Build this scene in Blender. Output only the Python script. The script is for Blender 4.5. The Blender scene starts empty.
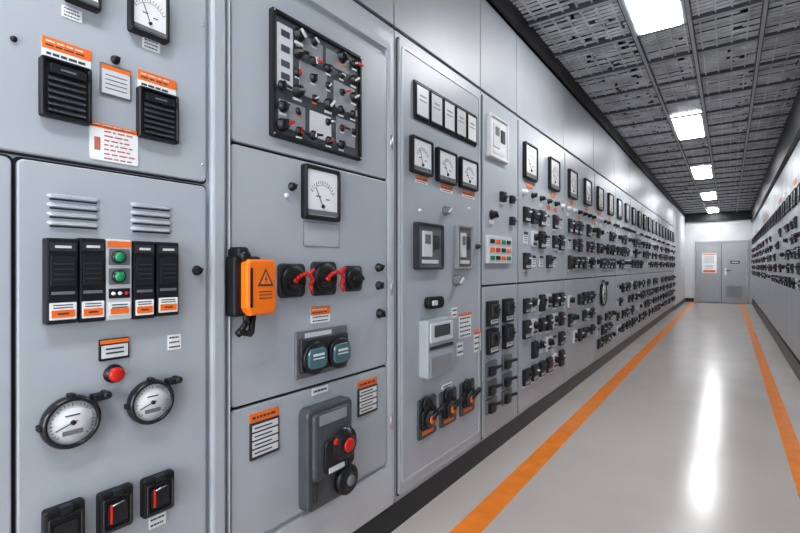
import bpy, bmesh, math, random
from mathutils import Vector, Matrix
random.seed(7)
scene = bpy.context.scene
try:
    scene.view_settings.view_transform = 'Standard'
except Exception:
    pass
try:
    scene.view_settings.look = 'Medium High Contrast'
except Exception as e:
    print('look', e)

# ------------------------------------------------------------------ layout
DL = 1.33      # left switchgear face is 1.33 m left of the camera
DR = 0.66      # right switchgear face
HC = 1.30      # eye height
ZC = 3.24      # grating ceiling height
YE = 20.0      # end wall
YB = -4.5      # back wall
F = 459.0; XV = 729.0; YV = 267.0
R_ = math.hypot(F, XV-400.0); CT = F/R_; ST = (XV-400.0)/R_

def Dp(x): return R_*DL/(XV-x)
def bx(x0, y0, x1, y1, pw=0.02):
    """image pixel box, projected through the camera -> metric (s along wall, z, width, height) for a device whose face stands pw proud of the left switchgear"""
    d = DL-pw*0.6
    sp = lambda x: (R_*d/(XV-x)-d*ST)/CT
    s0, s1 = sp(x0), sp(x1); s = (s0+s1)/2
    D = s*CT+d*ST
    return s, HC+(YV-(y0+y1)/2)*D/F, s1-s0, (y1-y0)*D/F

# ------------------------------------------------------------------ materials
def mat(name, col, rough=0.5, metal=0.0, var=0.0, scale=6.0, bump=0.0, bscale=200.0, coat=0.0, emit=0.0, spec=0.5):
    m = bpy.data.materials.new(name); m.use_nodes = True
    nt = m.node_tree; b = nt.nodes['Principled BSDF']
    c = (col[0], col[1], col[2], 1)
    b.inputs['Base Color'].default_value = c
    b.inputs['Roughness'].default_value = rough
    b.inputs['Metallic'].default_value = metal
    b.inputs['Coat Weight'].default_value = coat
    b.inputs['Coat Roughness'].default_value = 0.08
    b.inputs['Specular IOR Level'].default_value = spec
    tc = nt.nodes.new('ShaderNodeTexCoord')
    if var > 0:
        n = nt.nodes.new('ShaderNodeTexNoise'); n.inputs['Scale'].default_value = scale
        n.inputs['Detail'].default_value = 5
        r = nt.nodes.new('ShaderNodeValToRGB')
        r.color_ramp.elements[0].position = 0.3; r.color_ramp.elements[1].position = 0.7
        r.color_ramp.elements[0].color = tuple(x*(1-var) for x in col)+(1,)
        r.color_ramp.elements[1].color = tuple(min(1, x*(1+var)) for x in col)+(1,)
        nt.links.new(tc.outputs['Object'], n.inputs['Vector'])
        nt.links.new(n.outputs['Fac'], r.inputs['Fac'])
        nt.links.new(r.outputs['Color'], b.inputs['Base Color'])
    if bump > 0:
        n2 = nt.nodes.new('ShaderNodeTexNoise'); n2.inputs['Scale'].default_value = bscale
        bp = nt.nodes.new('ShaderNodeBump'); bp.inputs['Strength'].default_value = bump
        bp.inputs['Distance'].default_value = 0.002
        nt.links.new(tc.outputs['Object'], n2.inputs['Vector'])
        nt.links.new(n2.outputs['Fac'], bp.inputs['Height'])
        nt.links.new(bp.outputs['Normal'], b.inputs['Normal'])
    if emit > 0:
        b.inputs['Emission Color'].default_value = c
        b.inputs['Emission Strength'].default_value = emit
    return m

PAINT = mat('painted_steel_grey', (0.445, 0.474, 0.508), 0.36, var=0.04, scale=3, bump=0.12, bscale=250)
PAINT2 = mat('painted_steel_light', (0.51, 0.54, 0.57), 0.35, var=0.04, scale=3, bump=0.1)
FASC = mat('fascia_panel_grey', (0.41, 0.43, 0.455), 0.4, var=0.05, scale=2)
SEAM = mat('seam_dark', (0.03, 0.03, 0.034), 0.7, var=0.1)
BLACK = mat('black_plastic', (0.012, 0.013, 0.015), 0.42, var=0.2, scale=20, bump=0.1)
BLACK2 = mat('black_gloss', (0.02, 0.021, 0.024), 0.22, var=0.1)
DGREY = mat('dark_grey_enamel', (0.04, 0.044, 0.05), 0.38, var=0.15, scale=10)
SLATE = mat('slate_grey_enamel', (0.085, 0.093, 0.102), 0.33, var=0.12, scale=10)
MGREY = mat('mid_grey_plastic', (0.17, 0.18, 0.19), 0.4, var=0.1, scale=10)
PGREY = mat('panel_face_grey', (0.30, 0.315, 0.33), 0.4, var=0.08, scale=10)
LGREY = mat('light_grey_plastic', (0.68, 0.69, 0.70), 0.35, var=0.04)
WHITE = mat('white_face', (0.88, 0.89, 0.89), 0.3, coat=0.6, var=0.03)
ORANGE = mat('orange_enamel', (0.94, 0.21, 0.012), 0.38, var=0.08, scale=8)
ORLAB = mat('orange_label', (0.88, 0.19, 0.025), 0.5, var=0.05)
RED = mat('red_plastic', (0.60, 0.025, 0.012), 0.3, var=0.1)
GREEN = mat('green_lamp', (0.02, 0.30, 0.12), 0.25, var=0.1)
TEAL = mat('teal_glass_lens', (0.08, 0.17, 0.19), 0.1, coat=0.8, var=0.1)
STEEL = mat('brushed_steel', (0.6, 0.6, 0.62), 0.28, metal=1.0, var=0.08, scale=30)
INK = mat('print_ink', (0.06, 0.06, 0.07), 0.7, var=0.1)
INKR = mat('print_ink_red', (0.50, 0.16, 0.12), 0.7, var=0.1)
GRATE = mat('ceiling_grate_steel', (0.60, 0.61, 0.63), 0.42, metal=0.0, var=0.3, scale=5)
TBAR = mat('ceiling_tbar_dark', (0.09, 0.093, 0.10), 0.5, var=0.15)
CEIL = mat('ceiling_dark_paint', (0.05, 0.05, 0.054), 0.8, var=0.2)
BAND = mat('black_trim', (0.012, 0.012, 0.013), 0.4, var=0.2)
PLINTH = mat('plinth_black', (0.022, 0.022, 0.024), 0.35, var=0.25, scale=4)
WALLM = mat('wall_paint_white', (0.70, 0.715, 0.73), 0.6, var=0.03, bump=0.1)
DOORM = mat('door_paint_grey', (0.44, 0.455, 0.48), 0.45, var=0.04)
LINE = mat('orange_floor_paint', (0.90, 0.27, 0.03), 0.25, var=0.10, scale=9)
LIGHT = mat('led_diffuser', (0.975, 0.985, 1.0), 0.5, emit=29.0)

def floor_mat():
    m = bpy.data.materials.new('polished_resin_floor'); m.use_nodes = True
    nt = m.node_tree; b = nt.nodes['Principled BSDF']
    tc = nt.nodes.new('ShaderNodeTexCoord')
    n = nt.nodes.new('ShaderNodeTexNoise'); n.inputs['Scale'].default_value = 1.4; n.inputs['Detail'].default_value = 6; n.inputs['Roughness'].default_value = 0.55
    r = nt.nodes.new('ShaderNodeValToRGB')
    r.color_ramp.elements[0].position = 0.25; r.color_ramp.elements[1].position = 0.75
    r.color_ramp.elements[0].color = (0.53, 0.485, 0.45, 1); r.color_ramp.elements[1].color = (0.60, 0.55, 0.515, 1)
    r2 = nt.nodes.new('ShaderNodeMapRange'); r2.inputs['To Min'].default_value = 0.14; r2.inputs['To Max'].default_value = 0.24
    n3 = nt.nodes.new('ShaderNodeTexNoise'); n3.inputs['Scale'].default_value = 3; n3.inputs['Detail'].default_value = 3
    bp = nt.nodes.new('ShaderNodeBump'); bp.inputs['Strength'].default_value = 0.08; bp.inputs['Distance'].default_value = 0.004
    b.inputs['Specular IOR Level'].default_value = 0.75
    L = nt.links.new
    L(tc.outputs['Object'], n.inputs['Vector']); L(n.outputs['Fac'], r.inputs['Fac']); L(r.outputs['Color'], b.inputs['Base Color'])
    L(tc.outputs['Object'], n3.inputs['Vector']); L(n3.outputs['Fac'], r2.inputs['Value']); L(r2.outputs['Result'], b.inputs['Roughness'])
    L(n3.outputs['Fac'], bp.inputs['Height']); L(bp.outputs['Normal'], b.inputs['Normal'])
    return m
FLOOR = floor_mat()

# ------------------------------------------------------------------ mesh builder; coords (u right along wall, v up, w out of wall)
def rrect(cu, cv, W, H, r=0.0, seg=3):
    r = min(r, W/2*0.98, H/2*0.98)
    if r <= 1e-6:
        return [(cu-W/2, cv-H/2), (cu+W/2, cv-H/2), (cu+W/2, cv+H/2), (cu-W/2, cv+H/2)]
    out = []
    for (sx, sy, a0) in ((1, -1, -90), (1, 1, 0), (-1, 1, 90), (-1, -1, 180)):
        ox = cu+sx*(W/2-r); oy = cv+sy*(H/2-r)
        for k in range(seg+1):
            a = math.radians(a0+90*k/seg)
            out.append((ox+r*math.cos(a), oy+r*math.sin(a)))
    return out
def circ(cu, cv, r, n=24, ph=0.0):
    return [(cu+r*math.cos(ph+2*math.pi*k/n), cv+r*math.sin(ph+2*math.pi*k/n)) for k in range(n)]

class MB:
    def __init__(s):
        s.bm = bmesh.new(); s.mats = []; s.M = Matrix.Identity(4)
    def mi(s, m):
        if m not in s.mats: s.mats.append(m)
        return s.mats.index(m)
    def v(s, u, v, w):
        return s.bm.verts.new(s.M @ Vector((w, u, v)))
    def f(s, vs, m, sm=False):
        try:
            fc = s.bm.faces.new(vs)
        except ValueError:
            return
        fc.material_index = s.mi(m); fc.smooth = sm
    def rings(s, rings, m, caps=(True, True), sm=False):
        n = len(rings[0])
        for a, b in zip(rings[:-1], rings[1:]):
            for k in range(n):
                s.f([a[k], a[(k+1) % n], b[(k+1) % n], b[k]], m, sm)
        if caps[0]: s.f(list(reversed(rings[0])), m)
        if caps[1]: s.f(rings[-1], m)
    def prism(s, out, w0, w1, m, b=0.0, sm=False):
        rs = [[s.v(u, v, w0) for u, v in out]]
        if b > 0:
            us = [p[0] for p in out]; vs_ = [p[1] for p in out]
            cu = (min(us)+max(us))/2; cv = (min(vs_)+max(vs_))/2
            hu = (max(us)-min(us))/2; hv = (max(vs_)-min(vs_))/2
            b = min(b, hu*0.9, hv*0.9)
            sg = 1 if w1 > w0 else -1
            rs.append([s.v(u, v, w1-sg*b) for u, v in out])
            q = 0.3
            rs.append([s.v(cu+(u-cu)*(1-q*b/hu), cv+(v-cv)*(1-q*b/hv), w1-sg*b*q) for u, v in out])
            rs.append([s.v(cu+(u-cu)*(1-b/hu), cv+(v-cv)*(1-b/hv), w1) for u, v in out])
        else:
            rs.append([s.v(u, v, w1) for u, v in out])
        s.rings(rs, m, sm=sm)
    def rb(s, cu, cv, W, H, w0, w1, m, r=0.0, b=0.0, seg=3):
        s.prism(rrect(cu, cv, W, H, r, seg), w0, w1, m, b)
    def frame(s, outA, outB, w0, w1, m, b=0.0):
        n = len(outA)
        A0 = [s.v(u, v, w0) for u, v in outA]; A1 = [s.v(u, v, w1-b) for u, v in outA]
        B1 = [s.v(u, v, w1-b) for u, v in outB]; B0 = [s.v(u, v, w0) for u, v in outB]
        if b > 0:
            t = 0.3
            A2 = [s.v(a[0]*(1-t)+c[0]*t, a[1]*(1-t)+c[1]*t, w1) for a, c in zip(outA, outB)]
            B2 = [s.v(a[0]*t+c[0]*(1-t), a[1]*t+c[1]*(1-t), w1) for a, c in zip(outA, outB)]
            seq = [A0, A1, A2, B2, B1, B0, A0]
        else:
            seq = [A0, A1, B1, B0, A0]
        for a, c in zip(seq[:-1], seq[1:]):
            for k in range(n):
                s.f([a[k], a[(k+1) % n], c[(k+1) % n], c[k]], m)
    def lathe(s, cu, cv, prof, m, n=20, sm=True):
        rs = [[s.v(u, v, w) for u, v in circ(cu, cv, max(r, 1e-4), n)] for r, w in prof]
        s.rings(rs, m, sm=sm)
    def tube(s, a, b, r1, r2, m, n=10):
        a = Vector(a); b = Vector(b); d = (b-a).normalized()
        t = Vector((0, 0, 1)) if abs(d.z) < 0.9 else Vector((1, 0, 0))
        p = d.cross(t).normalized(); q = d.cross(p)
        rs = []
        for c, r in ((a, r1), (b, r2)):
            rs.append([s.v(*(c+p*(r*math.cos(2*math.pi*k/n))+q*(r*math.sin(2*math.pi*k/n)))) for k in range(n)])
        s.rings(rs, m, sm=n > 6)
    def lineq(s, a, b, wd, w0, w1, m):
        a = Vector(a); b = Vector(b); d = (b-a).normalized(); p = Vector((-d.y, d.x))*wd/2
        s.prism([tuple(a-p), tuple(b-p), tuple(b+p), tuple(a+p)], w0, w1, m)
    def obj(s, name, loc=(0, 0, 0), rz=0.0):
        bmesh.ops.recalc_face_normals(s.bm, faces=s.bm.faces[:])
        me = bpy.data.meshes.new(name); s.bm.to_mesh(me); s.bm.free()
        if rz: me.transform(Matrix.Rotation(rz, 4, 'Z'))
        for m in s.mats: me.materials.append(m)
        o = bpy.data.objects.new(name, me); scene.collection.objects.link(o)
        o.location = loc
        return o

def left(mb, name, s, z): return mb.obj(name, (-DL, s, z))
def boxobj(name, x0, x1, y0, y1, z0, z1, m):
    mb = MB(); cx = (x0+x1)/2; cy = (y0+y1)/2; cz = (z0+z1)/2
    mb.rb(0, 0, y1-y0, z1-z0, -(x1-x0)/2, (x1-x0)/2, m)
    return mb.obj(name, (cx, cy, cz))

# ------------------------------------------------------------------ device drawing
def d_label(mb, cu, cv, W, H, head=0.3, lines=3, ink=INK, plate=WHITE, w=0.0, hmat=None, icon=False):
    mb.rb(cu, cv, W, H, w, w+0.0025, plate, r=min(W, H)*0.06)
    top = cv+H/2
    if head > 0:
        hh = H*head
        mb.rb(cu, top-hh/2, W, hh, w+0.001, w+0.0035, hmat or ORLAB)
        for k in range(2):
            x = cu-W*0.44
            while x < cu+W*0.25:
                L = min(W*random.uniform(0.1, 0.22), cu+W*0.42-x)
                mb.rb(x+L/2, top-hh*(0.34+0.34*k), L, hh*0.14, w+0.0034, w+0.004, INK if k else LGREY)
                x += L+W*0.04
        top -= hh
    rem = top-(cv-H/2)
    off = W*0.2 if icon else 0
    if icon:
        mb.lineq((cu-W*0.42, top-rem*0.5), (cu-W*0.30, top-rem*0.5), rem*0.4, w+0.0024, w+0.003, ink)
    for k in range(lines):
        y = top-rem*(k+0.6)/(lines+0.2)
        x = cu-W*0.42+off
        while x < cu+W*0.3:
            L = min(W*random.uniform(0.06, 0.18), cu+W*0.42-x)
            mb.rb(x+L/2, y, L, rem/(lines+0.2)*0.32, w+0.0024, w+0.003, ink)
            x += L+W*0.035

def d_screws(mb, cu, cv, W, H, r, w):
    for sx in (-1, 1):
        for sy in (-1, 1):
            mb.lathe(cu+sx*W/2, cv+sy*H/2, [(r, w), (r, w+r*0.5), (r*0.5, w+r*0.9)], STEEL, 8)

def d_meter(mb, cu, cv, W, H, bez=None, face=None, d=0.026, ticks=13, bw=0.085, lo=True):
    bez = bez or BLACK; face = face or WHITE
    bt = min(W, H)*bw
    mb.frame(rrect(cu, cv, W, H, min(W, H)*0.06), rrect(cu, cv, W-2*bt, H-2*bt, min(W, H)*0.04), 0, d, bez, b=d*0.2)
    mb.rb(cu, cv, W-bt*1.2, H-bt*1.2, 0.0, d*0.7, face)
    if ticks:
        pu, pv = cu, cv-H*0.24; rr = H*0.48
        wf = d*0.7
        for k in range(ticks):
            a = math.radians(142-104*k/(ticks-1))
            c, s_ = math.cos(a), math.sin(a)
            r0 = rr*(0.84 if k % 3 == 0 else 0.9)
            ku = 0.82
            mb.lineq((pu+r0*c*ku, pv+r0*s_), (pu+rr*c*ku, pv+rr*s_), W*0.012, wf, wf+0.0006, INK)
        for k in range(12):
            a0 = math.radians(142-104*k/12); a1 = math.radians(142-104*(k+1)/12)
            mb.lineq((pu+rr*0.84*math.cos(a0)*0.82, pv+rr*0.84*math.sin(a0)), (pu+rr*0.84*math.cos(a1)*0.82, pv+rr*0.84*math.sin(a1)), W*0.007, wf, wf+0.0005, INK)
        a = math.radians(random.uniform(105, 135))
        mb.lineq((pu, pv), (pu+rr*0.82*math.cos(a)*0.82, pv+rr*0.82*math.sin(a)), W*0.014, wf+0.001, wf+0.002, INK)
        if lo:
            mb.rb(pu, cv-H/2+bt+H*0.06, W-2*bt, H*0.08, wf, wf+0.004, MGREY)
            mb.lathe(pu, pv, [(W*0.04, wf), (W*0.04, wf+0.004), (W*0.03, wf+0.006)], BLACK, 12)
        mb.rb(cu-W*0.12, cv-H*0.06, W*0.14, H*0.02, wf, wf+0.0005, INK)
        mb.rb(cu+W*0.14, cv-H*0.10, W*0.12, H*0.02, wf, wf+0.0005, INK)

def d_knob(mb, cu, cv, r, m=None, d=None, bar=True, ang=0.6, tip=None):
    m = m or BLACK; d = d or r*1.4
    mb.lathe(cu, cv, [(r*1.15, 0), (r*1.15, d*0.22), (r*0.9, d*0.3), (r*0.85, d*0.9), (r*0.7, d), (r*0.02, d)], m, 18)
    if bar:
        c, s_ = math.cos(ang), math.sin(ang)
        mb.lineq((cu-r*0.75*c, cv-r*0.75*s_), (cu+r*0.75*c, cv+r*0.75*s_), r*0.4, d*0.9, d*1.25, tip or m)

def d_louver(mb, cu, cv, W, H, n=6):
    mb.rb(cu, cv, W, H, 0, 0.014, BLACK, r=W*0.06, b=0.004)
    mb.frame(rrect(cu, cv, W, H, W*0.06), rrect(cu, cv, W*0.84, H*0.88, W*0.03), 0.01, 0.022, BLACK, b=0.004)
    for k in range(n):
        y = cv-H*0.12-H*0.30+H*0.64*(k+0.5)/n
        h = H*0.64/n
        vs = [(y-h*0.42, 0.012), (y-h*0.42, 0.025), (y+h*0.3, 0.014)]
        A = [mb.v(cu-W*0.36, v, w) for v, w in vs]; B = [mb.v(cu+W*0.36, v, w) for v, w in vs]
        mb.rings([A, B], SLATE)
    mb.rb(cu, cv+H*0.31, W*0.7, H*0.16, 0.012, 0.026, BLACK2, r=0.003, b=0.003)
    mb.rb(cu, cv+H*0.31, W*0.3, H*0.03, 0.026, 0.027, MGREY)

def d_breaker(mb, cu, cv, W, H, d=0.045, lab=True, tog=None, body=None):
    body = body or BLACK
    mb.rb(cu, cv, W, H, 0, d*0.7, body, r=W*0.05, b=d*0.08)
    mb.rb(cu, cv+H*0.12, W*0.8, H*0.5, d*0.65, d, DGREY if body is BLACK else MGREY, r=W*0.04, b=d*0.07)
    mb.rb(cu, cv+H*0.14, W*0.34, H*0.3, d*0.95, d*1.05, BLACK)
    mb.rb(cu, cv+H*0.17, W*0.24, H*0.1, d, d*1.55, tog or BLACK2, r=W*0.03, b=d*0.1)
    if lab:
        mb.rb(cu, cv-H*0.32, W*0.8, H*0.17, d*0.68, d*0.72, LGREY)
        mb.rb(cu, cv-H*0.30, W*0.6, H*0.03, d*0.72, d*0.74, INK)

def d_module(mb, cu, cv, W, H):
    d = 0.028
    mb.rb(cu, cv, W*0.97, H, 0, d, BLACK, r=W*0.05, b=0.004)
    mb.rb(cu, cv+H*0.40, W*0.8, H*0.10, d-0.002, d+0.002, DGREY)
    mb.rb(cu, cv+H*0.40, W*0.5, H*0.03, d+0.001, d+0.003, LGREY)
    mb.rb(cu, cv+H*0.12, W*0.78, H*0.36, d-0.002, d+0.005, BLACK2, r=W*0.05, b=0.002)
    for k in range(4):
        mb.rb(cu, cv+H*(0.2-0.06*k), W*0.6, H*0.018, d+0.004, d+0.007, DGREY)
    mb.rb(cu, cv-H*0.14, W*0.7, H*0.035, d-0.001, d+0.002, MGREY)
    mb.rb(cu, cv-H*0.35, W*0.82, H*0.2, d-0.001, d+0.0015, WHITE, r=0.002)
    for k in range(2): mb.rb(cu, cv-H*(0.28+0.03*k), W*0.6, H*0.012, d+0.001, d+0.002, INK)
    mb.rb(cu, cv-H*0.38, W*0.7, H*0.085, d+0.001, d+0.003, ORLAB, r=0.002)
    mb.rb(cu, cv-H*0.38, W*0.35, H*0.02, d+0.002, d+0.0035, INK)

def d_dial(mb, cu, cv, r, ear=1):
    mb.lathe(cu, cv, [(r, 0), (r*1.02, 0.006), (r*1.02, 0.02), (r*0.97, 0.027), (r*0.88, 0.029), (r*0.84, 0.025), (r*0.83, 0.02), (r*0.01, 0.019)], BLACK2, 40)
    mb.lathe(cu, cv, [(r*0.84, 0.015), (r*0.83, 0.0215), (r*0.01, 0.0216)], WHITE, 36)
    for k in range(25):
        a = math.radians(225-270*k/24); c, s_ = math.cos(a), math.sin(a)
        r0 = r*(0.64 if k % 4 == 0 else 0.69)
        mb.lineq((cu+r0*c, cv+r0*s_), (cu+r*0.75*c, cv+r*0.75*s_), r*0.02, 0.0216, 0.0222, INK)
    a = math.radians(200)
    mb.lineq((cu-r*0.15*math.cos(a), cv-r*0.15*math.sin(a)), (cu+r*0.62*math.cos(a), cv+r*0.62*math.sin(a)), r*0.035, 0.024, 0.0255, INK)
    mb.lathe(cu, cv, [(r*0.09, 0.021), (r*0.09, 0.028), (r*0.02, 0.029)], BLACK, 14)
    mb.rb(cu, cv-r*0.38, r*0.7, r*0.18, 0.0216, 0.0228, MGREY, r=r*0.03)
    mb.rb(cu, cv+r*0.28, r*0.5, r*0.05, 0.0216, 0.0225, INK)
    eu, ev = cu+r*0.98, cv+r*0.75
    mb.rb(eu, ev, r*0.55, r*0.28, 0, 0.026, BLACK, r=0.003, b=0.004)
    mb.lathe(eu+r*0.22, ev+r*0.05, [(r*0.16, 0), (r*0.16, 0.03), (r*0.1, 0.034), (r*0.01, 0.034)], BLACK, 12)
    mb.rb(cu, cv+r*1.03, r*0.22, r*0.14, 0, 0.024, BLACK, r=0.002, b=0.003)
    mb.rb(cu-r*1.02, cv, r*0.14, r*0.22, 0, 0.024, BLACK, r=0.002, b=0.003)

def d_redswitch(mb, cu, cv, r, red=True):
    mb.rb(cu, cv, r*2.1, r*2.1, 0, 0.012, DGREY, r=r*0.3, b=0.004)
    mb.lathe(cu, cv, [(r*0.95, 0.01), (r*0.98, 0.02), (r*0.8, 0.028), (r*0.6, 0.03), (r*0.01, 0.03)], BLACK, 24)
    if red:
        p = []
        for k in range(9):
            a = math.radians(160-190*k/8)
            p.append((cu+r*0.55+r*0.62*math.cos(a), cv-r*0.1+r*0.5*math.sin(a), 0.036+0.012*math.sin(math.pi*k/8)))
        for a, b in zip(p[:-1], p[1:]): mb.tube(a, b, r*0.13, r*0.13, RED)
        mb.tube(p[-1], (p[-1][0]+r*0.2, p[-1][1]-r*0.5, 0.035), r*0.13, r*0.10, RED)
        mb.tube((cu-r*0.1, cv-r*0.1, 0.03), p[0], r*0.2, r*0.15, RED)
        mb.tube(p[4], (p[4][0]+r*0.45, p[4][1]+r*0.35, 0.045), r*0.13, r*0.1, RED)
        mb.rb(cu-r*0.1, cv-r*0.35, r*1.1, r*0.4, 0.028, 0.042, BLACK2, r=r*0.1, b=0.004)
    else:
        mb.rb(cu, cv, r*1.3, r*0.35, 0.025, 0.045, BLACK2, r=r*0.1, b=0.004)
        mb.rb(cu, cv+r*0.8, r*1.0, r*0.2, 0.01, 0.016, MGREY)

def d_lever(mb, cu, cv, W, H):
    mb.rb(cu, cv, W, H, 0, 0.010, SLATE, r=W*0.08, b=0.003)
    mb.rb(cu, cv-H*0.02, W*0.8, H*0.5, 0.008, 0.025, BLACK, r=W*0.1, b=0.005)
    mb.lathe(cu, cv-H*0.05, [(W*0.26, 0.025), (W*0.26, 0.034), (W*0.1, 0.037)], DGREY, 14)
    mb.lathe(cu, cv-H*0.05, [(W*0.12, 0.034), (W*0.12, 0.04), (W*0.05, 0.041)], ORANGE, 12)
    mb.tube((cu, cv-H*0.02, 0.035), (cu+W*0.42, cv+H*0.2, 0.055), W*0.08, W*0.08, BLACK)
    mb.lathe(cu-W*0.1, cv+H*0.36, [(W*0.24, 0.010), (W*0.24, 0.026), (W*0.1, 0.03)], BLACK, 10)
    mb.rb(cu, cv-H*0.36, W*0.6, H*0.1, 0.009, 0.013, ORANGE)
    mb.rb(cu+W*0.26, cv-H*0.2, W*0.18, H*0.12, 0.024, 0.028, ORANGE)

def d_cluster(mb, u0, u1, v0, v1, du, dv, rng, dense=1.0, sc=1.0, orr=0.2):
    nu = max(1, int(round((u1-u0)/du))); nv = max(1, int(round((v1-v0)/dv)))
    for i in range(nu):
        for j in range(nv):
            if rng.random() > dense: continue
            cu = u0+(i+0.5)*(u1-u0)/nu; cv = v0+(j+0.5)*(v1-v0)/nv
            t = rng.random()
            if t < 0.62:
                W = du*rng.uniform(0.54, 0.72)*sc; H = dv*rng.uniform(0.6, 0.8)*sc
                d_breaker(mb, cu, cv, W, H, d=0.036, lab=rng.random() < 0.65,
                          tog=RED if rng.random() < 0.07 else (LGREY if rng.random() < 0.5 else None))
                if rng.random() < 0.6:
                    mb.rb(cu, cv-H/2-dv*0.07, W*0.9, dv*0.08, 0, 0.004, ORLAB if rng.random() < orr*0.7 else WHITE)
            elif t < 0.76:
                d_knob(mb, cu, cv+dv*0.1, du*0.17, d=0.04, ang=rng.uniform(0, 3), tip=LGREY if rng.random() < 0.5 else None)
                mb.rb(cu, cv-dv*0.22, du*0.4, dv*0.16, 0, 0.004, WHITE)
            elif t < 0.86:
                mb.rb(cu, cv, du*0.6, dv*0.7, 0, 0.015, LGREY, r=0.01, b=0.003)
                d_knob(mb, cu, cv+dv*0.08, du*0.18, d=0.045, ang=rng.uniform(0, 3))
                mb.rb(cu, cv-dv*0.22, du*0.45, dv*0.1, 0.014, 0.018, ORLAB if rng.random() < orr else DGREY)
            else:
                mb.rb(cu, cv, du*0.46, dv*0.5, 0, 0.004, WHITE)
                mb.rb(cu, cv+dv*0.2, du*0.46, dv*0.12, 0.003, 0.006, ORLAB if rng.random() < orr*1.5 else INK)
                for q in range(3): mb.rb(cu, cv+dv*(0.07-0.1*q), du*0.34, dv*0.03, 0.003, 0.005, INK)

# ------------------------------------------------------------------ room shell
boxobj('floor', -2.0, 1.35, YB, YE, -0.1, 0.0, FLOOR)
boxobj('ceiling', -2.0, 1.35, YB, YE, 3.55, 3.65, CEIL)
boxobj('wall_left', -2.1, -2.0, YB, YE+0.1, -0.1, 3.65, WALLM)
boxobj('wall_right', 1.35, 1.45, YB, YE+0.1, -0.1, 3.65, WALLM)
boxobj('wall_end', -2.0, 1.35, YE, YE+0.1, -0.1, 3.65, WALLM)
boxobj('wall_back', -2.1, 1.45, YB-0.1, YB, -0.1, 3.65, WALLM)
YC = 15.9
boxobj('wall_return', -1.99, -DL, YC+0.005, YE, 0.0, ZC-0.0, WALLM)
boxobj('trim_end_soffit', -DL, DR, YE-0.12, YE, 2.93, ZC, BAND)
boxobj('baseboard_end', -DL+0.02, -1.05, YE-0.02, YE, 0.0, 0.14, PLINTH)
boxobj('baseboard_return', -DL, -DL+0.015, YC+0.01, YE-0.02, 0.0, 0.12, PLINTH)

boxobj('floor_line_left', -1.11, -0.985, YB, YE-0.03, 0.0, 0.002, LINE)
boxobj('floor_line_right', 0.32, 0.42, YB, YE-0.03, 0.0, 0.002, LINE)

# ceiling grating
def ceiling_grating():
    mb = MB()
    def bar(x0, x1, y0, y1, z0, z1, m): mb.rb((y0+y1)/2, (z0+z1)/2, y1-y0, z1-z0, x0, x1, m)
    y = YB+0.03; k = 0
    rng = random.Random(3)
    bays = ((-DL+0.03, -0.66), (-0.62, -0.27), (-0.23, 0.20), (0.24, DR-0.03))
    while y < YE-0.15:
        ph = (k % 12)
        if ph == 0:
            bar(-DL, DR, y-0.022, y+0.022, ZC-0.014, ZC+0.05, TBAR)
            for (a, b) in bays:
                bar(a, b, y-0.012, y+0.012, ZC-0.017, ZC-0.013, PAINT)
        else:
            for (a, b) in bays:
                # corrugated slats: a few have a punched slot, splitting them
                x = a
                while x < b-0.02:
                    L = min(rng.uniform(0.2, 0.7), b-x)
                    hz = ZC+0.004+rng.choice((0, 0, 0, 0.008))
                    bar(x, x+L, y-0.018, y+0.011, hz, hz+0.010, GRATE)
                    x += L+(0.03 if rng.random() < 0.7 else 0.06)
        y += 0.056; k += 1
    for x in (-0.64, -0.25, 0.22):
        bar(x-0.02, x+0.02, YB, YE-0.12, ZC-0.016, ZC+0.045, TBAR)
        bar(x-0.012, x+0.012, YB, YE-0.12, ZC-0.019, ZC-0.015, PAINT)
    x = -DL+0.09
    while x < DR-0.03:
        bar(x-0.006, x+0.006, YB, YE-0.12, ZC+0.002, ZC+0.024, GRATE); x += 0.105
    return mb.obj('ceiling_grating')
ceiling_grating()
def pipes():
    mb = MB()
    for (x, z, r) in ((-1.0, 3.42, 0.06), (-0.8, 3.45, 0.03), (0.05, 3.43, 0.05), (0.45, 3.42, 0.07)):
        mb.tube((YB, z, x), (YE, z, x), r, r, MGREY, 14)
    return mb.obj('ceiling_service_pipes')
pipes()
for k in range(7):
    yc = 3.62+3.82*(k-2)
    mb = MB()
    LW, LL = 0.36, 1.2
    mb.M = Matrix(((0, 0, 1, 0), (0, 1, 0, 0), (-1, 0, 0, 0), (0, 0, 0, 1)))
    mb.frame(rrect(0, 0, LL, LW, 0.01), rrect(0, 0, LL-0.06, LW-0.06, 0.005), 0, 0.024, PAINT2, b=0.004)
    mb.rb(0, 0, LL-0.07, LW-0.07, 0.002, 0.032, LIGHT, r=0.01, b=0.006)
    mb.obj('ceiling_light_panel', (-0.445, yc, ZC-0.020))

boxobj('trim_left', -DL, -DL+0.03, YB, YE-0.13, 3.12, ZC+0.05, BAND)
boxobj('trim_right', DR-0.04, DR+0.3, YB, YE-0.13, 2.80, ZC+0.05, BAND)

# ------------------------------------------------------------------ cabinets
def cabinet(name, s0, s1, z0, z1, doors, side='L', depth=0.6, extra=None, body=None):
    mb = MB(); c = (s0+s1)/2
    mb.rb(0, (z0+z1)/2, s1-s0-0.004, z1-z0, -depth, -0.014, body or PAINT)
    for (a, b, lo, hi) in doors:
        mb.rb((a+b)/2-c, (lo+hi)/2, b-a+0.012, hi-lo+0.012, -0.02, -0.0125, SEAM, r=0.014)  # dark sheet behind each door, colouring in the shade of its gap
        mb.rb((a+b)/2-c, (lo+hi)/2, b-a, hi-lo, -0.013, 0.0, PAINT, r=0.014, b=0.004, seg=4)
    if extra: extra(mb, c)
    if side == 'L': return mb.obj(name, (-DL, c, 0))
    return mb.obj(name, (DR, c, 0), math.pi)

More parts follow.
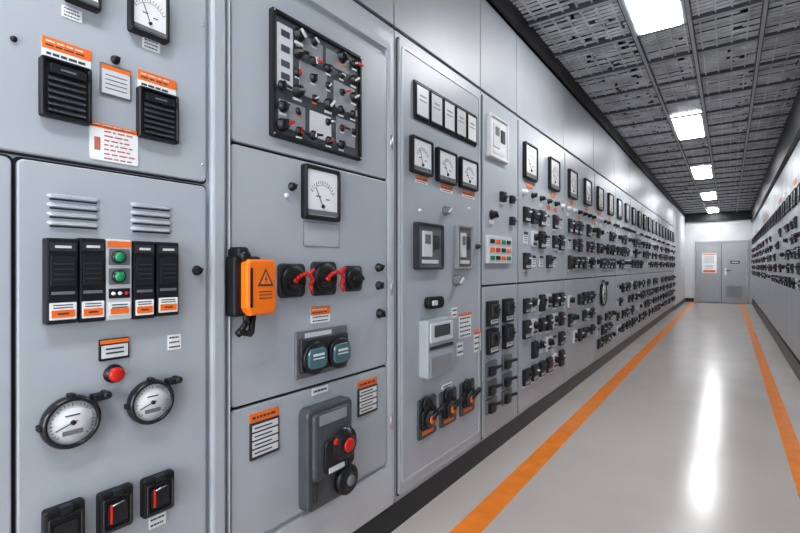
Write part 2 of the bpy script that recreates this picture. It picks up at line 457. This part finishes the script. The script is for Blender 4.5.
ZP = 0.13
for a in (-4.4, -2.95, -1.5):
    cabinet('switchgear_cabinet', a, a+1.45, ZP, 2.47, [(a+0.02, a+1.43, 1.18, 2.44), (a+0.02, a+1.43, ZP+0.02, 1.165)])
def ex1(mb, c):
    mb.rb(0.854-c, 1.36, 0.05, 2.4, -0.014, 0.010, PAINT, r=0.02, b=0.010)
cabinet('switchgear_cabinet', -0.04, 0.885, ZP, 2.47,
        [(-0.02, 0.815, 1.564, 2.44), (0.345, 0.815, ZP+0.03, 1.550), (-0.02, 0.335, ZP+0.03, 1.550)], extra=ex1)
def ex2(mb, c):
    a, b = 0.892, 1.80
    mb.frame(rrect((a+b)/2-c, 1.30, b-a, 2.30, 0.02), rrect((a+b-0.045)/2-c+0.0, 1.34, b-a-0.05, 2.0, 0.012), -0.014, 0.008, PAINT2, b=0.004)
    for zz in (1.9, 1.2, 0.55):
        mb.tube((1.772-c, zz-0.03, 0.008), (1.772-c, zz+0.03, 0.008), 0.008, 0.008, STEEL)
cabinet('switchgear_cabinet', 0.887, 1.823, ZP, 2.47,
        [(0.905, 1.748, 1.716, 2.30), (0.905, 1.748, 0.832, 1.706), (0.905, 1.748, 0.36, 0.822)], extra=ex2)
def ex3(mb, c):
    mb.frame(rrect(0, 1.31, 0.88, 2.20, 0.03), rrect(0, 1.31, 0.85, 2.17, 0.02), 0, 0.004, PAINT2)
cabinet('switchgear_cabinet', 1.826, 2.79, ZP, 2.47, [(1.85, 2.77, ZP+0.03, 2.44)], extra=ex3)
bounds = [2.793, 3.43] + [3.43+1.2475*k for k in range(1, 11)]
for a, b in zip(bounds[:-1], bounds[1:]):
    drs = [(a+0.012, b-0.012, 1.175, 2.44), (a+0.012, b-0.012, ZP+0.02, 1.162)]
    cabinet('switchgear_cabinet', a, b, ZP, 2.47, drs)
boxobj('baseboard_left', -DL-0.55, -DL-0.012, YB, YC, 0.0, ZP-0.001, PLINTH)
def fascia():
    mb = MB()
    mb.rb((YB+YC)/2, 2.86, YC-YB, 0.77, -0.3, -0.03, SEAM)
    ed = [-4.5, -3, -1.5, -0.04, 0.887, 1.826, 2.793]+bounds[1:]
    for a, b in zip(ed[:-1], ed[1:]):
        mb.rb((a+b)/2, 2.80, b-a-0.008, 0.62, -0.04, -0.014, FASC, r=0.008, b=0.003)
    return mb.obj('cladding_panels_over_cabinets', (-DL, 0, 0))
fascia()

rb = [YB+0.02+1.36*k for k in range(19)]
rb = [b for b in rb if b < YE]+[YE-0.02]
for a, b in zip(rb[:-1], rb[1:]):
    if b-a < 0.3: continue
    cabinet('switchgear_cabinet', a, b, 0.19, 2.79, [(a+0.012, (a+b)/2-0.005, 0.21, 2.62), ((a+b)/2+0.005, b-0.012, 0.21, 2.62)], side='R')
boxobj('baseboard_right', DR-0.012, DR+0.55, YB, YE-0.02, 0.0, 0.188, PLINTH)

# ------------------------------------------------------------------ devices on cabinet 1
def one(name, px, fn, *a, pw=0.02, **k):
    s, z, W, H = bx(*px, pw=pw); mb = MB(); fn(mb, 0, 0, W, H, *a, **k); return left(mb, name, s, z)

one('panel_meter', (129, -12, 168, 38), d_meter)
one('panel_meter', (66, -48, 100, 7), d_meter)
one('label_plate', (143, 40, 160, 51), d_label, head=0.0, lines=3, pw=0.003)
one('label_plate', (62, 9, 82, 20), d_label, head=0.0, lines=3, pw=0.003)
one('louver_vent_unit', (40, 63, 91, 121), d_louver)
one('louver_vent_unit', (138, 92, 178, 141), d_louver)
one('label_plate', (42, 44, 91, 64), d_label, head=0.55, lines=1, pw=0.003)
one('label_plate', (138, 76, 176, 93), d_label, head=0.55, lines=1, pw=0.003)
one('warning_label', (90, 127, 138, 163), d_label, head=0.12, lines=7, ink=INKR, pw=0.003, icon=True)
def d_window(mb, cu, cv, W, H):
    mb.rb(cu, cv, W, H, 0, 0.004, MGREY, r=0.003)
    mb.rb(cu, cv-H*0.05, W*0.9, H*0.8, 0.003, 0.006, LGREY)
    mb.rb(cu, cv+H*0.38, W*0.94, H*0.12, 0.0035, 0.007, ORLAB)
    for k in range(4): mb.rb(cu, cv+H*(0.14-0.14*k), W*0.7, H*0.03, 0.006, 0.0066, MGREY)
one('inspection_label', (100, 67, 131, 98), d_window, pw=0.005)
for i, (x, y, r) in enumerate(((14, 39, 0.006), (116, 60, 0.010), (198, 271, 0.013), (203, 25, 0.004), (203, 165, 0.004))):
    s, z, _, _ = bx(x-3, y-3, x+3, y+3, pw=r); mb = MB(); d_knob(mb, 0, 0, r, m=BLACK if r > 0.005 else STEEL, bar=r > 0.008); left(mb, 'cabinet_lock_knob', s, z)
def d_slots(mb, cu, cv, W, H):
    n = 4
    for k in range(n):
        y = cv+H*(0.5-(k+0.5)/n); h = H/n*0.62
        pts = [(-0.001, y+h*0.5), (0.008, y+h*0.2), (0.009, y-h*0.3), (-0.001, y-h*0.5)]
        rs = []
        for t, q in ((-0.5, 0.15), (-0.44, 0.8), (-0.40, 1), (0.40, 1), (0.44, 0.8), (0.5, 0.15)):
            rs.append([mb.v(cu+W*t, y+(v-y)*min(1, q+0.3), w*q) for w, v in pts])
        mb.rings(rs, PAINT)
        mb.rb(cu, y-h*0.6, W*0.9, h*0.26, 0, 0.0012, SEAM, r=0.001)
one('stamped_louver_vent', (47, 194, 100, 229), d_slots, pw=0.005)
one('stamped_louver_vent', (131, 203, 172, 234), d_slots, pw=0.005)
for px in ((44, 239, 77, 324), (77, 239, 104, 322), (131, 242, 153, 319), (154, 243, 177, 316)):
    one('breaker_module', px, d_module, pw=0.024)
def d_ctrl(mb, cu, cv, W, H):
    d = 0.026
    mb.rb(cu, cv, W, H, 0, d, LGREY, r=W*0.05, b=0.003)
    mb.rb(cu, cv+H*0.44, W*0.9, H*0.07, d, d+0.002, ORLAB)
    for t, m in ((0.28, GREEN), (0.04, GREEN)):
        mb.rb(cu, cv+H*t, W*0.8, H*0.2, d-0.001, d+0.003, MGREY, r=0.003)
        mb.lathe(cu-W*0.05, cv+H*t, [(W*0.27, d), (W*0.27, d+0.008), (W*0.2, d+0.012), (W*0.01, d+0.012)], BLACK2, 18)
        mb.lathe(cu-W*0.05, cv+H*t, [(W*0.2, d+0.006), (W*0.2, d+0.014), (W*0.12, d+0.018), (W*0.01, d+0.019)], m, 16)
    mb.rb(cu, cv-H*0.17, W*0.8, H*0.12, d, d+0.003, BLACK2)
    for k in range(3):
        mb.lathe(cu+W*(-0.25+0.25*k), cv-H*0.17, [(W*0.08, d+0.003), (W*0.07, d+0.008), (W*0.01, d+0.008)], RED if k == 2 else WHITE, 10)
    mb.rb(cu, cv-H*0.36, W*0.8, H*0.16, d, d+0.003, WHITE, r=0.002)
    mb.rb(cu, cv-H*0.39, W*0.7, H*0.07, d+0.002, d+0.004, ORLAB, r=0.002)
    for k in range(2): mb.rb(cu, cv-H*(0.31+0.035*k), W*0.6, H*0.012, d+0.003, d+0.004, INK)
one('control_station', (104, 240, 130, 320), d_ctrl, pw=0.024)
def d_lab2(mb, cu, cv, W, H):
    mb.rb(cu, cv, W, H, 0, 0.006, BLACK, r=0.003, b=0.001)
    mb.rb(cu, cv-H*0.08, W*0.88, H*0.6, 0.005, 0.0075, LGREY)
    mb.rb(cu, cv+H*0.04, W*0.6, H*0.08, 0.0074, 0.008, INK)
    mb.rb(cu, cv-H*0.16, W*0.6, H*0.08, 0.0074, 0.008, INK)
    mb.rb(cu, cv+H*0.38, W*0.94, H*0.18, 0.0055, 0.0078, ORLAB)
one('framed_label', (99, 339, 129, 360), d_lab2, pw=0.006)
one('label_plate', (168, 335, 181, 350), d_label, head=0.0, lines=3, pw=0.003)
def d_button(mb, cu, cv, W, H, m=RED):
    r = W/2
    mb.lathe(cu, cv, [(r*1.0, 0), (r*1.0, 0.006), (r*0.75, 0.01), (r*0.7, 0.015), (r*0.01, 0.015)], BLACK, 20)
    mb.lathe(cu, cv, [(r*0.6, 0.01), (r*0.6, 0.018), (r*0.8, 0.02), (r*0.8, 0.025), (r*0.6, 0.03), (r*0.01, 0.031)], m, 20)
one('emergency_stop_button', (105, 365, 125, 384), d_button)
s, z, W, H = bx(43, 396, 97, 448, pw=0.018); mb = MB(); d_dial(mb, 0, 0, H/2*0.98); left(mb, 'dial_gauge', s, z)
s, z, W, H = bx(127, 380, 173, 424, pw=0.018); mb = MB(); d_dial(mb, 0, 0, H/2*0.98); left(mb, 'dial_gauge', s, z)
def d_latch(mb, cu, cv, W, H, red=True):
    mb.rb(cu, cv, W, H, 0, 0.024, BLACK, r=W*0.08, b=0.006)
    mb.frame(rrect(cu, cv-H*0.03, W*0.86, H*0.8, W*0.06), rrect(cu, cv-H*0.03, W*0.72, H*0.66, W*0.04), 0.022, 0.030, BLACK2, b=0.002)
    mb.rb(cu, cv-H*0.03, W*0.6, H*0.5, 0.022, 0.028, BLACK2, r=0.003, b=0.002)
    mb.rb(cu, cv+H*0.44, W*0.3, H*0.14, 0.01, 0.032, BLACK2, r=0.003, b=0.002)
    if red:
        mb.rb(cu-W*0.2, cv-H*0.02, W*0.06, H*0.46, 0.028, 0.034, RED, r=0.002, b=0.002)
        mb.tube((cu-W*0.2, cv+H*0.2, 0.036), (cu+W*0.15, cv+H*0.24, 0.036), 0.002, 0.002, STEEL)
one('latch_switch_box', (43, 505, 84, 560), d_latch, red=False)
one('latch_switch_box', (98, 489, 132, 530), d_latch)
one('latch_switch_box', (142, 475, 173, 513), d_latch)
one('label_plate', (149, 515, 166, 527), d_label, head=0.0, lines=2, pw=0.003)

# ------------------------------------------------------------------ devices on cabinet 2
def d_mosaic(mb, cu, cv, W, H):
    mb.frame(rrect(cu, cv, W, H, 0.008), rrect(cu, cv, W*0.93, H*0.93, 0.005), 0, 0.02, BLACK, b=0.003)
    mb.rb(cu, cv, W*0.95, H*0.95, 0, 0.010, SLATE)
    d_screws(mb, cu, cv, W*0.96, H*0.96, 0.004, 0.02)
    w = 0.010
    rng = random.Random(11)
    plates = [(-0.37, 0.16, 0.15, 0.50), (-0.12, 0.34, 0.28, 0.14), (0.2, 0.34, 0.28, 0.14), (-0.08, 0.05, 0.30, 0.28), (0.28, 0.04, 0.26, 0.24),
              (-0.3, -0.30, 0.26, 0.22), (0.0, -0.3, 0.24, 0.22), (0.3, -0.28, 0.24, 0.24)]
    for i, (a, b, c, d) in enumerate(plates):
        mb.rb(cu+a*W, cv+b*H, c*W, d*H, w-0.001, w+0.003, (LGREY, PGREY, PGREY, PGREY, PGREY, PGREY, LGREY, PGREY)[i], r=0.004, b=0.001)
    for b in (0.34, 0.22, 0.1, 0.0):
        mb.rb(cu-0.37*W, cv+b*H, W*0.08, H*0.05, w, w+0.005, SLATE)
    T = Matrix.Translation((w, 0, 0))
    for i in range(6):
        for j in range(6):
            if i == 0 and j > 2: continue
            if rng.random() < 0.10: continue
            u = cu+W*(-0.40+0.16*i+rng.uniform(-0.01, 0.01)); v = cv+H*(-0.40+0.16*j+rng.uniform(-0.008, 0.008))
            r = rng.choice((0.013, 0.016, 0.019, 0.022))
            mb.M = T
            d_knob(mb, u, v, r, d=r*1.2, ang=rng.uniform(0, 3), tip=rng.choice((None, LGREY, STEEL, LGREY, None, RED)))
            q = rng.random()
            if q < 0.35:
                mb.tube((u, v, 0.02), (u+r*1.4, v+r*rng.uniform(-0.8, 0.9), 0.034), r*0.36, r*0.3, rng.choice((BLACK, BLACK, STEEL, RED)))
            if q > 0.25: mb.rb(u, v-r*1.45, r*1.8, r*0.4, 0, 0.004, rng.choice((LGREY, WHITE, LGREY, WHITE, ORLAB)))
            mb.M = Matrix.Identity(4)
one('mimic_control_panel', (271, 35, 361, 150), d_mosaic)
one('panel_meter', (303, 168, 339, 221), d_meter)
def d_plate(mb, cu, cv, W, H):
    mb.rb(cu, cv, W, H, 0, 0.003, PAINT, r=0.003, b=0.001)
    mb.frame(rrect(cu, cv, W*1.02, H*1.04), rrect(cu, cv, W*0.99, H*0.98), 0, 0.0025, MGREY)
    d_screws(mb, cu, cv, W*0.86, H*0.8, 0.003, 0.003)
one('blank_cover_plate', (304, 224, 339, 247), d_plate, pw=0.003)
def knob_at(x, y, r, name='selector_knob', **k):
    s, z, _, _ = bx(x-3, y-3, x+3, y+3, pw=r); mb = MB(); d_knob(mb, 0, 0, r, **k); return left(mb, name, s, z)
knob_at(293, 187, 0.014); knob_at(287, 196, 0.008, m=LGREY, bar=False)
knob_at(380, 268, 0.018); knob_at(380, 286, 0.018, ang=1.4); knob_at(381, 314, 0.02, ang=2)
def d_isol(mb, cu, cv, W, H):
    mb.rb(cu-W*0.25, cv+H*0.02, W*0.9, H*1.08, 0, 0.05, BLACK, r=W*0.1, b=0.008)
    mb.rb(cu-W*0.45, cv+H*0.62, W*0.34, H*0.2, 0, 0.06, BLACK, r=W*0.08, b=0.008)
    mb.lathe(cu-W*0.42, cv+H*0.56, [(W*0.16, 0), (W*0.16, 0.065), (W*0.1, 0.07), (W*0.01, 0.07)], BLACK2, 16)
    out = [(cu-W*0.5, cv-H*0.36), (cu-W*0.38, cv-H*0.5), (cu+W*0.4, cv-H*0.5), (cu+W*0.5, cv-H*0.4), (cu+W*0.5, cv+H*0.42), (cu+W*0.42, cv+H*0.5), (cu-W*0.42, cv+H*0.5), (cu-W*0.5, cv+H*0.42)]
    mb.prism(out, 0.04, 0.085, ORANGE, b=0.008)
    mb.rb(cu-W*0.38, cv, W*0.07, H*0.7, 0.083, 0.087, BLACK, r=0.002)
    tw = 0.0855; tu = cu+W*0.1
    tri = [(tu-W*0.27, cv+H*0.02), (tu+W*0.27, cv+H*0.02), (tu, cv+H*0.34)]
    mb.prism(tri, tw-0.001, tw+0.0012, INK)
    tri2 = [(tu-W*0.19, cv+H*0.055), (tu+W*0.19, cv+H*0.055), (tu, cv+H*0.28)]
    mb.prism(tri2, tw, tw+0.0018, ORANGE)
    mb.prism([(tu-W*0.02, cv+H*0.06), (tu+W*0.05, cv+H*0.16), (tu, cv+H*0.16), (tu+W*0.02, cv+H*0.24), (tu-W*0.05, cv+H*0.13), (tu, cv+H*0.13)], tw+0.001, tw+0.0024, INK)
    for k in range(3): mb.rb(tu, cv-H*(0.08+0.06*k), W*0.45, H*0.014, tw-0.001, tw+0.001, INK)
    p = [(cu-W*0.35, cv-H*0.45, 0.05), (cu-W*0.35, cv-H*0.62, 0.055), (cu-W*0.55, cv-H*0.78, 0.055), (cu-W*0.2, cv-H*0.84, 0.055), (cu-W*0.1, cv-H*0.5, 0.05)]
    for a, b in zip(p[:-1], p[1:]): mb.tube(a, b, W*0.09, W*0.09, BLACK)
    mb.tube(p[2], (p[2][0]-W*0.1, p[2][1]-H*0.04, 0.055), W*0.12, W*0.1, BLACK)
one('isolator_switch_with_orange_cover', (243, 260, 272, 315), d_isol, pw=0.10)
for (x, y, rd) in ((293, 281, True), (325, 279, True), (354, 279, False)):
    s, z, W, H = bx(x-14, y-17, x+14, y+17, pw=0.025); mb = MB(); d_redswitch(mb, 0, 0, H/2*0.95 if rd else H/2*0.72, rd); left(mb, 'rotary_disconnect_switch', s, z)
one('label_plate', (311, 307, 330, 323), d_label, head=0.5, lines=2, pw=0.003)
def d_double(mb, cu, cv, W, H):
    mb.rb(cu, cv, W, H, 0, 0.012, MGREY, r=0.008, b=0.003)
    mb.rb(cu, cv-H*0.02, W*0.92, H*0.72, 0.010, 0.028, DGREY, r=0.008, b=0.004)
    for t in (-0.24, 0.24):
        mb.lathe(cu+W*t, cv-H*0.08, [(W*0.22, 0.025), (W*0.22, 0.042), (W*0.2, 0.046), (W*0.01, 0.046)], BLACK, 22)
        mb.rb(cu+W*t, cv-H*0.08, W*0.34, H*0.44, 0.038, 0.056, TEAL, r=W*0.08, b=0.005)
        mb.rb(cu+W*t, cv-H*0.0, W*0.2, H*0.05, 0.056, 0.058, LGREY)
        mb.rb(cu+W*t, cv-H*0.08, W*0.2, H*0.03, 0.056, 0.058, LGREY)
    mb.rb(cu-W*0.1, cv+H*0.4, W*0.5, H*0.1, 0.012, 0.015, LGREY)
one('twin_push_button_station', (298, 329, 349, 374), d_double, pw=0.035)
def d_lab3(mb, cu, cv, W, H):
    mb.rb(cu, cv-H*0.1, W, H*0.8, 0, 0.006, DGREY, r=0.003, b=0.001)
    for k in range(4): mb.rb(cu, cv+H*(0.18-0.18*k), W*0.88, H*0.14, 0.005, 0.008, LGREY)
    for k in range(4): mb.rb(cu-W*0.08, cv+H*(0.18-0.18*k), W*0.6, H*0.03, 0.0078, 0.0086, INK)
    d_label(mb, cu, cv+H*0.4, W, H*0.2, head=0.0, lines=1, plate=ORLAB)
one('framed_label', (250, 411, 279, 456), d_lab3, pw=0.006)
one('framed_label', (358, 380, 377, 414), d_lab3, pw=0.006)
def d_encl(mb, cu, cv, W, H):
    mb.rb(cu, cv, W, H, 0, 0.05, SLATE, r=W*0.10, b=0.008, seg=4)
    mb.rb(cu, cv+H*0.12, W*0.84, H*0.66, 0.045, 0.066, SLATE, r=W*0.08, b=0.010, seg=4)
    mb.rb(cu-W*0.02, cv+H*0.38, W*0.6, H*0.1, 0.065, 0.068, PGREY, r=0.003)
    mb.rb(cu+W*0.1, cv-H*0.0, W*0.66, H*0.34, 0.064, 0.078, BLACK, r=W*0.08, b=0.005)
    mb.M = Matrix.Translation((0.074, 0, 0))
    d_knob(mb, cu+W*0.2, cv+H*0.06, W*0.24, m=BLACK2, d=0.02, bar=False)
    mb.M = Matrix.Identity(4)
    mb.lathe(cu+W*0.22, cv+H*0.06, [(W*0.11, 0.09), (W*0.11, 0.099), (W*0.08, 0.103), (W*0.01, 0.103)], RED, 16)
    mb.lathe(cu-W*0.02, cv+H*0.13, [(W*0.05, 0.076), (W*0.05, 0.086), (W*0.01, 0.087)], RED, 10)
    mb.rb(cu+W*0.0, cv-H*0.13, W*0.34, H*0.05, 0.078, 0.082, LGREY)
    mb.lathe(cu+W*0.3, cv-H*0.33, [(W*0.24, 0.045), (W*0.24, 0.072), (W*0.2, 0.08), (W*0.1, 0.08), (W*0.1, 0.086), (W*0.01, 0.086)], BLACK, 26)
    mb.lathe(cu+W*0.3, cv-H*0.33, [(W*0.10, 0.078), (W*0.08, 0.092), (W*0.01, 0.092)], MGREY, 16)
    mb.rb(cu-W*0.36, cv-H*0.1, W*0.06, H*0.6, 0.05, 0.06, DGREY)
one('motor_starter_enclosure', (304, 403, 349, 501), d_encl, pw=0.05)
one('label_plate', (312, 387, 328, 394), d_label, head=0.0, lines=1, pw=0.003)

# ------------------------------------------------------------------ devices on cabinet 3
def d_strip(mb, cu, cv, W, H):
    mb.rb(cu, cv, W, H, 0, 0.010, BLACK, r=0.008, b=0.003)
    n = 5
    for k in range(n):
        c = cu-W/2+W*(k+0.5)/n
        mb.frame(rrect(c, cv, W/n*0.92, H*0.88, 0.006), rrect(c, cv, W/n*0.8, H*0.76, 0.004), 0.008, 0.018, BLACK, b=0.002)
        mb.rb(c, cv, W/n*0.82, H*0.78, 0.008, 0.015, WHITE if k % 2 == 0 else LGREY)
        mb.rb(c, cv+H*0.14, W/n*0.4, H*0.04, 0.0148, 0.016, PGREY)
        mb.rb(c, cv+H*0.02, W/n*0.5, H*0.03, 0.0148, 0.016, PGREY)
s0, z0, W0, H0 = bx(415, 100, 477, 136)
mb = MB(); d_strip(mb, 0, 0, W0, 0.20); left(mb, 'indicator_window_strip', s0, HC+(YV-116)*Dp(445)/F)
for (x0, y0, x1, y1) in ((411, 139, 432, 175), (437, 151, 456, 184), (460, 160, 477, 190)):
    one('panel_meter', (x0, y0, x1, y1), d_meter)
    one('label_plate', ((x0+x1)/2-6, y1+2, (x0+x1)/2+6, y1+9), d_label, head=0.6, lines=1, pw=0.003)
def d_relay(mb, cu, cv, W, H, bez=DGREY, fc=MGREY):
    mb.frame(rrect(cu, cv, W, H, 0.012), rrect(cu, cv, W*0.86, H*0.88, 0.008), 0, 0.03, bez, b=0.005)
    mb.rb(cu, cv, W*0.88, H*0.9, 0, 0.018, fc)
    mb.rb(cu-W*0.12, cv+H*0.05, W*0.34, H*0.55, 0.016, 0.026, LGREY, r=0.004, b=0.002)
    mb.rb(cu-W*0.12, cv+H*0.15, W*0.2, H*0.2, 0.025, 0.028, MGREY, r=0.004)
    mb.rb(cu+W*0.22, cv+H*0.1, W*0.22, H*0.3, 0.016, 0.024, DGREY, r=0.004, b=0.002)
    mb.rb(cu, cv-H*0.33, W*0.6, H*0.08, 0.016, 0.022, LGREY)
one('protection_relay', (415, 224, 442, 270), d_relay)
one('protection_relay', (456, 226, 471, 270), d_relay, bez=PGREY, fc=MGREY)
def d_box(mb, cu, cv, W, H):
    mb.rb(cu, cv, W, H, 0, 0.055, PAINT, r=W*0.06, b=0.006)
    mb.rb(cu, cv+H*0.28, W*0.86, H*0.34, 0.053, 0.061, LGREY, r=0.006, b=0.003)
    mb.rb(cu, cv+H*0.3, W*0.6, H*0.2, 0.060, 0.063, SLATE, r=0.003)
    mb.rb(cu, cv+H*0.02, W*0.9, H*0.06, 0.053, 0.060, DGREY)
    mb.rb(cu, cv-H*0.3, W*0.8, H*0.32, 0.053, 0.059, PGREY, r=0.004, b=0.002)
one('meter_enclosure', (424, 319, 450, 375), d_box, pw=0.05)
one('label_plate', (459, 313, 471, 338), d_label, head=0.12, lines=5, pw=0.003)
one('label_plate', (474, 330, 481, 352), d_label, head=0.2, lines=3, pw=0.003)
one('label_plate', (457, 343, 463, 356), d_label, head=0.0, lines=2, pw=0.003)
one('label_plate', (452, 308, 457, 318), d_label, head=0.0, lines=2, pw=0.003)
def d_oval(mb, cu, cv, W, H):
    mb.rb(cu, cv, W, H, 0, 0.03, BLACK, r=H*0.45, b=0.006, seg=5)
    mb.rb(cu-W*0.15, cv, W*0.3, H*0.4, 0.029, 0.036, LGREY, r=0.004)
one('key_switch', (426, 297, 442, 309), d_oval)
knob_at(447, 211, 0.025, m=MGREY, tip=LGREY); knob_at(478, 247, 0.016, m=DGREY)
knob_at(458, 281, 0.03, m=MGREY, tip=LGREY)
knob_at(420, 211, 0.008, m=LGREY, bar=False); knob_at(469, 209, 0.01, m=LGREY, bar=False)
one('label_plate', (442, 384, 452, 388), d_label, head=0.0, lines=1, pw=0.003)
for (x0, y0, x1, y1) in ((419, 398, 437, 437), (441, 390, 457, 425), (461, 381, 475, 414)):
    one('lever_switch', (x0, y0, x1, y1), d_lever)

# ------------------------------------------------------------------ devices on cabinet 4 (narrow)
one('protection_relay', (488, 119, 507, 161), d_relay, bez=LGREY, fc=WHITE)
def d_multi(mb, cu, cv, W, H):
    mb.rb(cu, cv, W, H, 0, 0.02, LGREY, r=0.006, b=0.003)
    cols = (GREEN, ORLAB, BLACK, RED, ORLAB, BLACK)
    for i in range(4):
        for j in range(3):
            mb.rb(cu+W*(-0.34+0.227*i), cv+H*(-0.3+0.3*j), W*0.15, H*0.14, 0.02, 0.027, cols[(i*2+j) % 6], r=0.004, b=0.002)
one('annunciator_panel', (487, 237, 511, 264), d_multi)
mb = MB(); rng = random.Random(5)
d_cluster(mb, -0.26, 0.26, -0.16, 0.16, 0.17, 0.16, rng, dense=0.7, sc=0.6)
left(mb, 'selector_switch_bank', 3.11, 1.72)
mb = MB()
for i, u in enumerate((-0.19, 0.08)):
    for j, v in enumerate((0.98, 0.79)):
        d_breaker(mb, u, v-0.88, 0.15, 0.17, d=0.045, lab=True)
    for j, v in enumerate((0.60, 0.47, 0.35)):
        mb.rb(u, v-0.88, 0.17, 0.1, 0, 0.015, MGREY, r=0.006, b=0.003)
        mb.tube((u-0.02, v-0.88, 0.01), (u+0.05, v-0.86, 0.065), 0.011, 0.011, BLACK)
        mb.rb(u-0.03, v-0.89, 0.07, 0.06, 0.01, 0.04, BLACK, r=0.006, b=0.004)
left(mb, 'circuit_breaker_bank', 3.11, 0.88)

# ------------------------------------------------------------------ long line-up devices
rng = random.Random(21)
for ci, (a, b) in enumerate(zip(bounds[1:-1], bounds[2:])):
    c = (a+b)/2; w = b-a
    for t in (-0.31, 0.19):
        mb = MB(); d_meter(mb, 0, 0, 0.29, 0.29, ticks=9, d=0.03, bez=BLACK if ci < 6 else DGREY, bw=0.07)
        mb.rb(0, -0.19, 0.12, 0.035, 0, 0.004, ORLAB if ci < 3 else WHITE)
        left(mb, 'panel_meter', c+t*w, 2.15)
    mb = MB()
    for k in range(6):
        u = -w/2+w*(k+0.5)/6
        d_knob(mb, u, 0.27, 0.022, d=0.035, ang=rng.uniform(0, 3), m=BLACK if rng.random() < 0.6 else LGREY)
        if rng.random() < 0.6: mb.rb(u, 0.21, 0.08, 0.035, 0, 0.004, ORLAB if rng.random() < 0.2 else WHITE)
    d_cluster(mb, -w/2+0.06, w/2-0.06, -0.37, 0.19, 0.19, 0.187, rng, dense=0.96)
    left(mb, 'circuit_breaker_bank', c, 1.62)
    mb = MB()
    if ci == 2:
        d_cluster(mb, -w/2+0.08, w/2-0.08, -0.40, 0.05, 0.2, 0.15, rng, dense=0.9)
    elif ci == 1:
        d_cluster(mb, -w/2+0.06, w/2-0.06, -0.2, 0.38, 0.19, 0.18, rng, dense=0.8)
    else:
        d_cluster(mb, -w/2+0.06, w/2-0.06, -0.40 if ci > 2 else -0.34, 0.42, 0.20, 0.19, rng, dense=0.93)
    left(mb, 'circuit_breaker_bank', c, 0.66)
    if ci == 2:
        mb = MB(); d_dial(mb, 0, 0, 0.16); left(mb, 'dial_gauge', c-0.2, 0.95)

# right line-up devices
rng = random.Random(33)
for a, b in zip(rb[:-1], rb[1:]):
    if b < 5.5 or b-a < 0.3: continue
    c = (a+b)/2; w = b-a
    for h in (-1, 1):
        mb = MB()
        cu = h*w/4
        d_meter(mb, cu-0.14, 0.72, 0.2, 0.2, ticks=7, d=0.025, bez=DGREY); d_meter(mb, cu+0.14, 0.72, 0.2, 0.2, ticks=7, d=0.025)
        mb.rb(cu, 0.92, 0.3, 0.06, 0, 0.004, ORLAB if rng.random() < 0.3 else LGREY)
        d_cluster(mb, cu-w/4+0.05, cu+w/4-0.05, -0.42, 0.5, 0.19, 0.18, rng, dense=0.7, orr=0.4)
        mb.obj('circuit_breaker_bank', (DR, c, 1.42), math.pi)

# ------------------------------------------------------------------ end door
def end_doors():
    mb = MB()
    cx = -0.22; W = 1.44; H = 2.15
    mb.frame(rrect(0, H/2, W+0.14, H+0.14), rrect(0, H/2-0.01, W, H-0.02), 0, 0.05, DOORM, b=0.004)
    for sx in (-1, 1):
        c = sx*W/4
        mb.rb(c, H/2, W/2-0.012, H-0.04, 0.0, 0.03, DOORM, r=0.004, b=0.003)
        if sx > 0:
            mb.frame(rrect(c, 0.42, W/2-0.16, 0.52), rrect(c, 0.42, W/2-0.24, 0.44), 0.028, 0.036, DOORM)
            for k in range(10):
                mb.rb(c, 0.235+0.041*k, W/2-0.26, 0.018, 0.028, 0.040, PGREY)
        for zz in (0.3, 1.1, 1.9):
            mb.tube((sx*W/2*0.985, zz-0.05, 0.035), (sx*W/2*0.985, zz+0.05, 0.035), 0.012, 0.012, STEEL)
    mb.rb(0, H/2, 0.03, H-0.04, 0.0, 0.026, SEAM)
    mb.rb(-W/4, 1.42, 0.44, 0.72, 0.028, 0.040, WHITE, r=0.01)
    mb.rb(-W/4, 1.55, 0.30, 0.28, 0.040, 0.042, LGREY)
    mb.rb(-W/4, 1.74, 0.40, 0.03, 0.040, 0.043, ORLAB)
    for k in range(3): mb.rb(-W/4, 1.34-0.05*k, 0.26, 0.012, 0.040, 0.042, MGREY)
    mb.rb(-W/4, 1.13, 0.36, 0.08, 0.040, 0.043, ORLAB)
    mb.rb(0.12, 1.12, 0.05, 0.24, 0.028, 0.04, STEEL, r=0.01, b=0.003)
    mb.tube((0.12, 1.15, 0.04), (0.12, 1.15, 0.09), 0.012, 0.012, STEEL)
    mb.tube((0.12, 1.15, 0.09), (0.27, 1.15, 0.09), 0.012, 0.012, BLACK)
    mb.rb(W/4+0.03, 1.45, 0.26, 0.1, 0.028, 0.034, BLACK)
    mb.rb(W/4+0.03, 1.45, 0.2, 0.04, 0.033, 0.036, LGREY)
    return mb.obj('door_1', (cx, YE-0.002, 0.0), -math.pi/2)
end_doors()

# ------------------------------------------------------------------ lights: unseen fill lamp added behind the viewer to brighten the corridor
la = bpy.data.lights.new('rear_fill_light', 'AREA'); la.shape = 'RECTANGLE'; la.size = 1.8; la.size_y = 2.3
la.energy = 90; la.color = (0.88, 0.94, 1.0)
lo = bpy.data.objects.new('rear_fill_light', la); scene.collection.objects.link(lo)
lo.location = (-0.33, -2.6, 1.5); lo.rotation_euler = (math.pi/2, 0, 0)

w = bpy.data.worlds.new('world'); scene.world = w; w.use_nodes = True
w.node_tree.nodes['Background'].inputs[0].default_value = (0.5, 0.52, 0.55, 1)
w.node_tree.nodes['Background'].inputs[1].default_value = 0.3
cam = bpy.data.cameras.new('camera'); co = bpy.data.objects.new('camera', cam)
scene.collection.objects.link(co)
cam.sensor_width = 36; cam.lens = F/800*36; cam.clip_start = 0.02
co.location = (0, 0, HC); co.rotation_euler = (math.pi/2, 0, math.atan2(ST, CT))
scene.camera = co
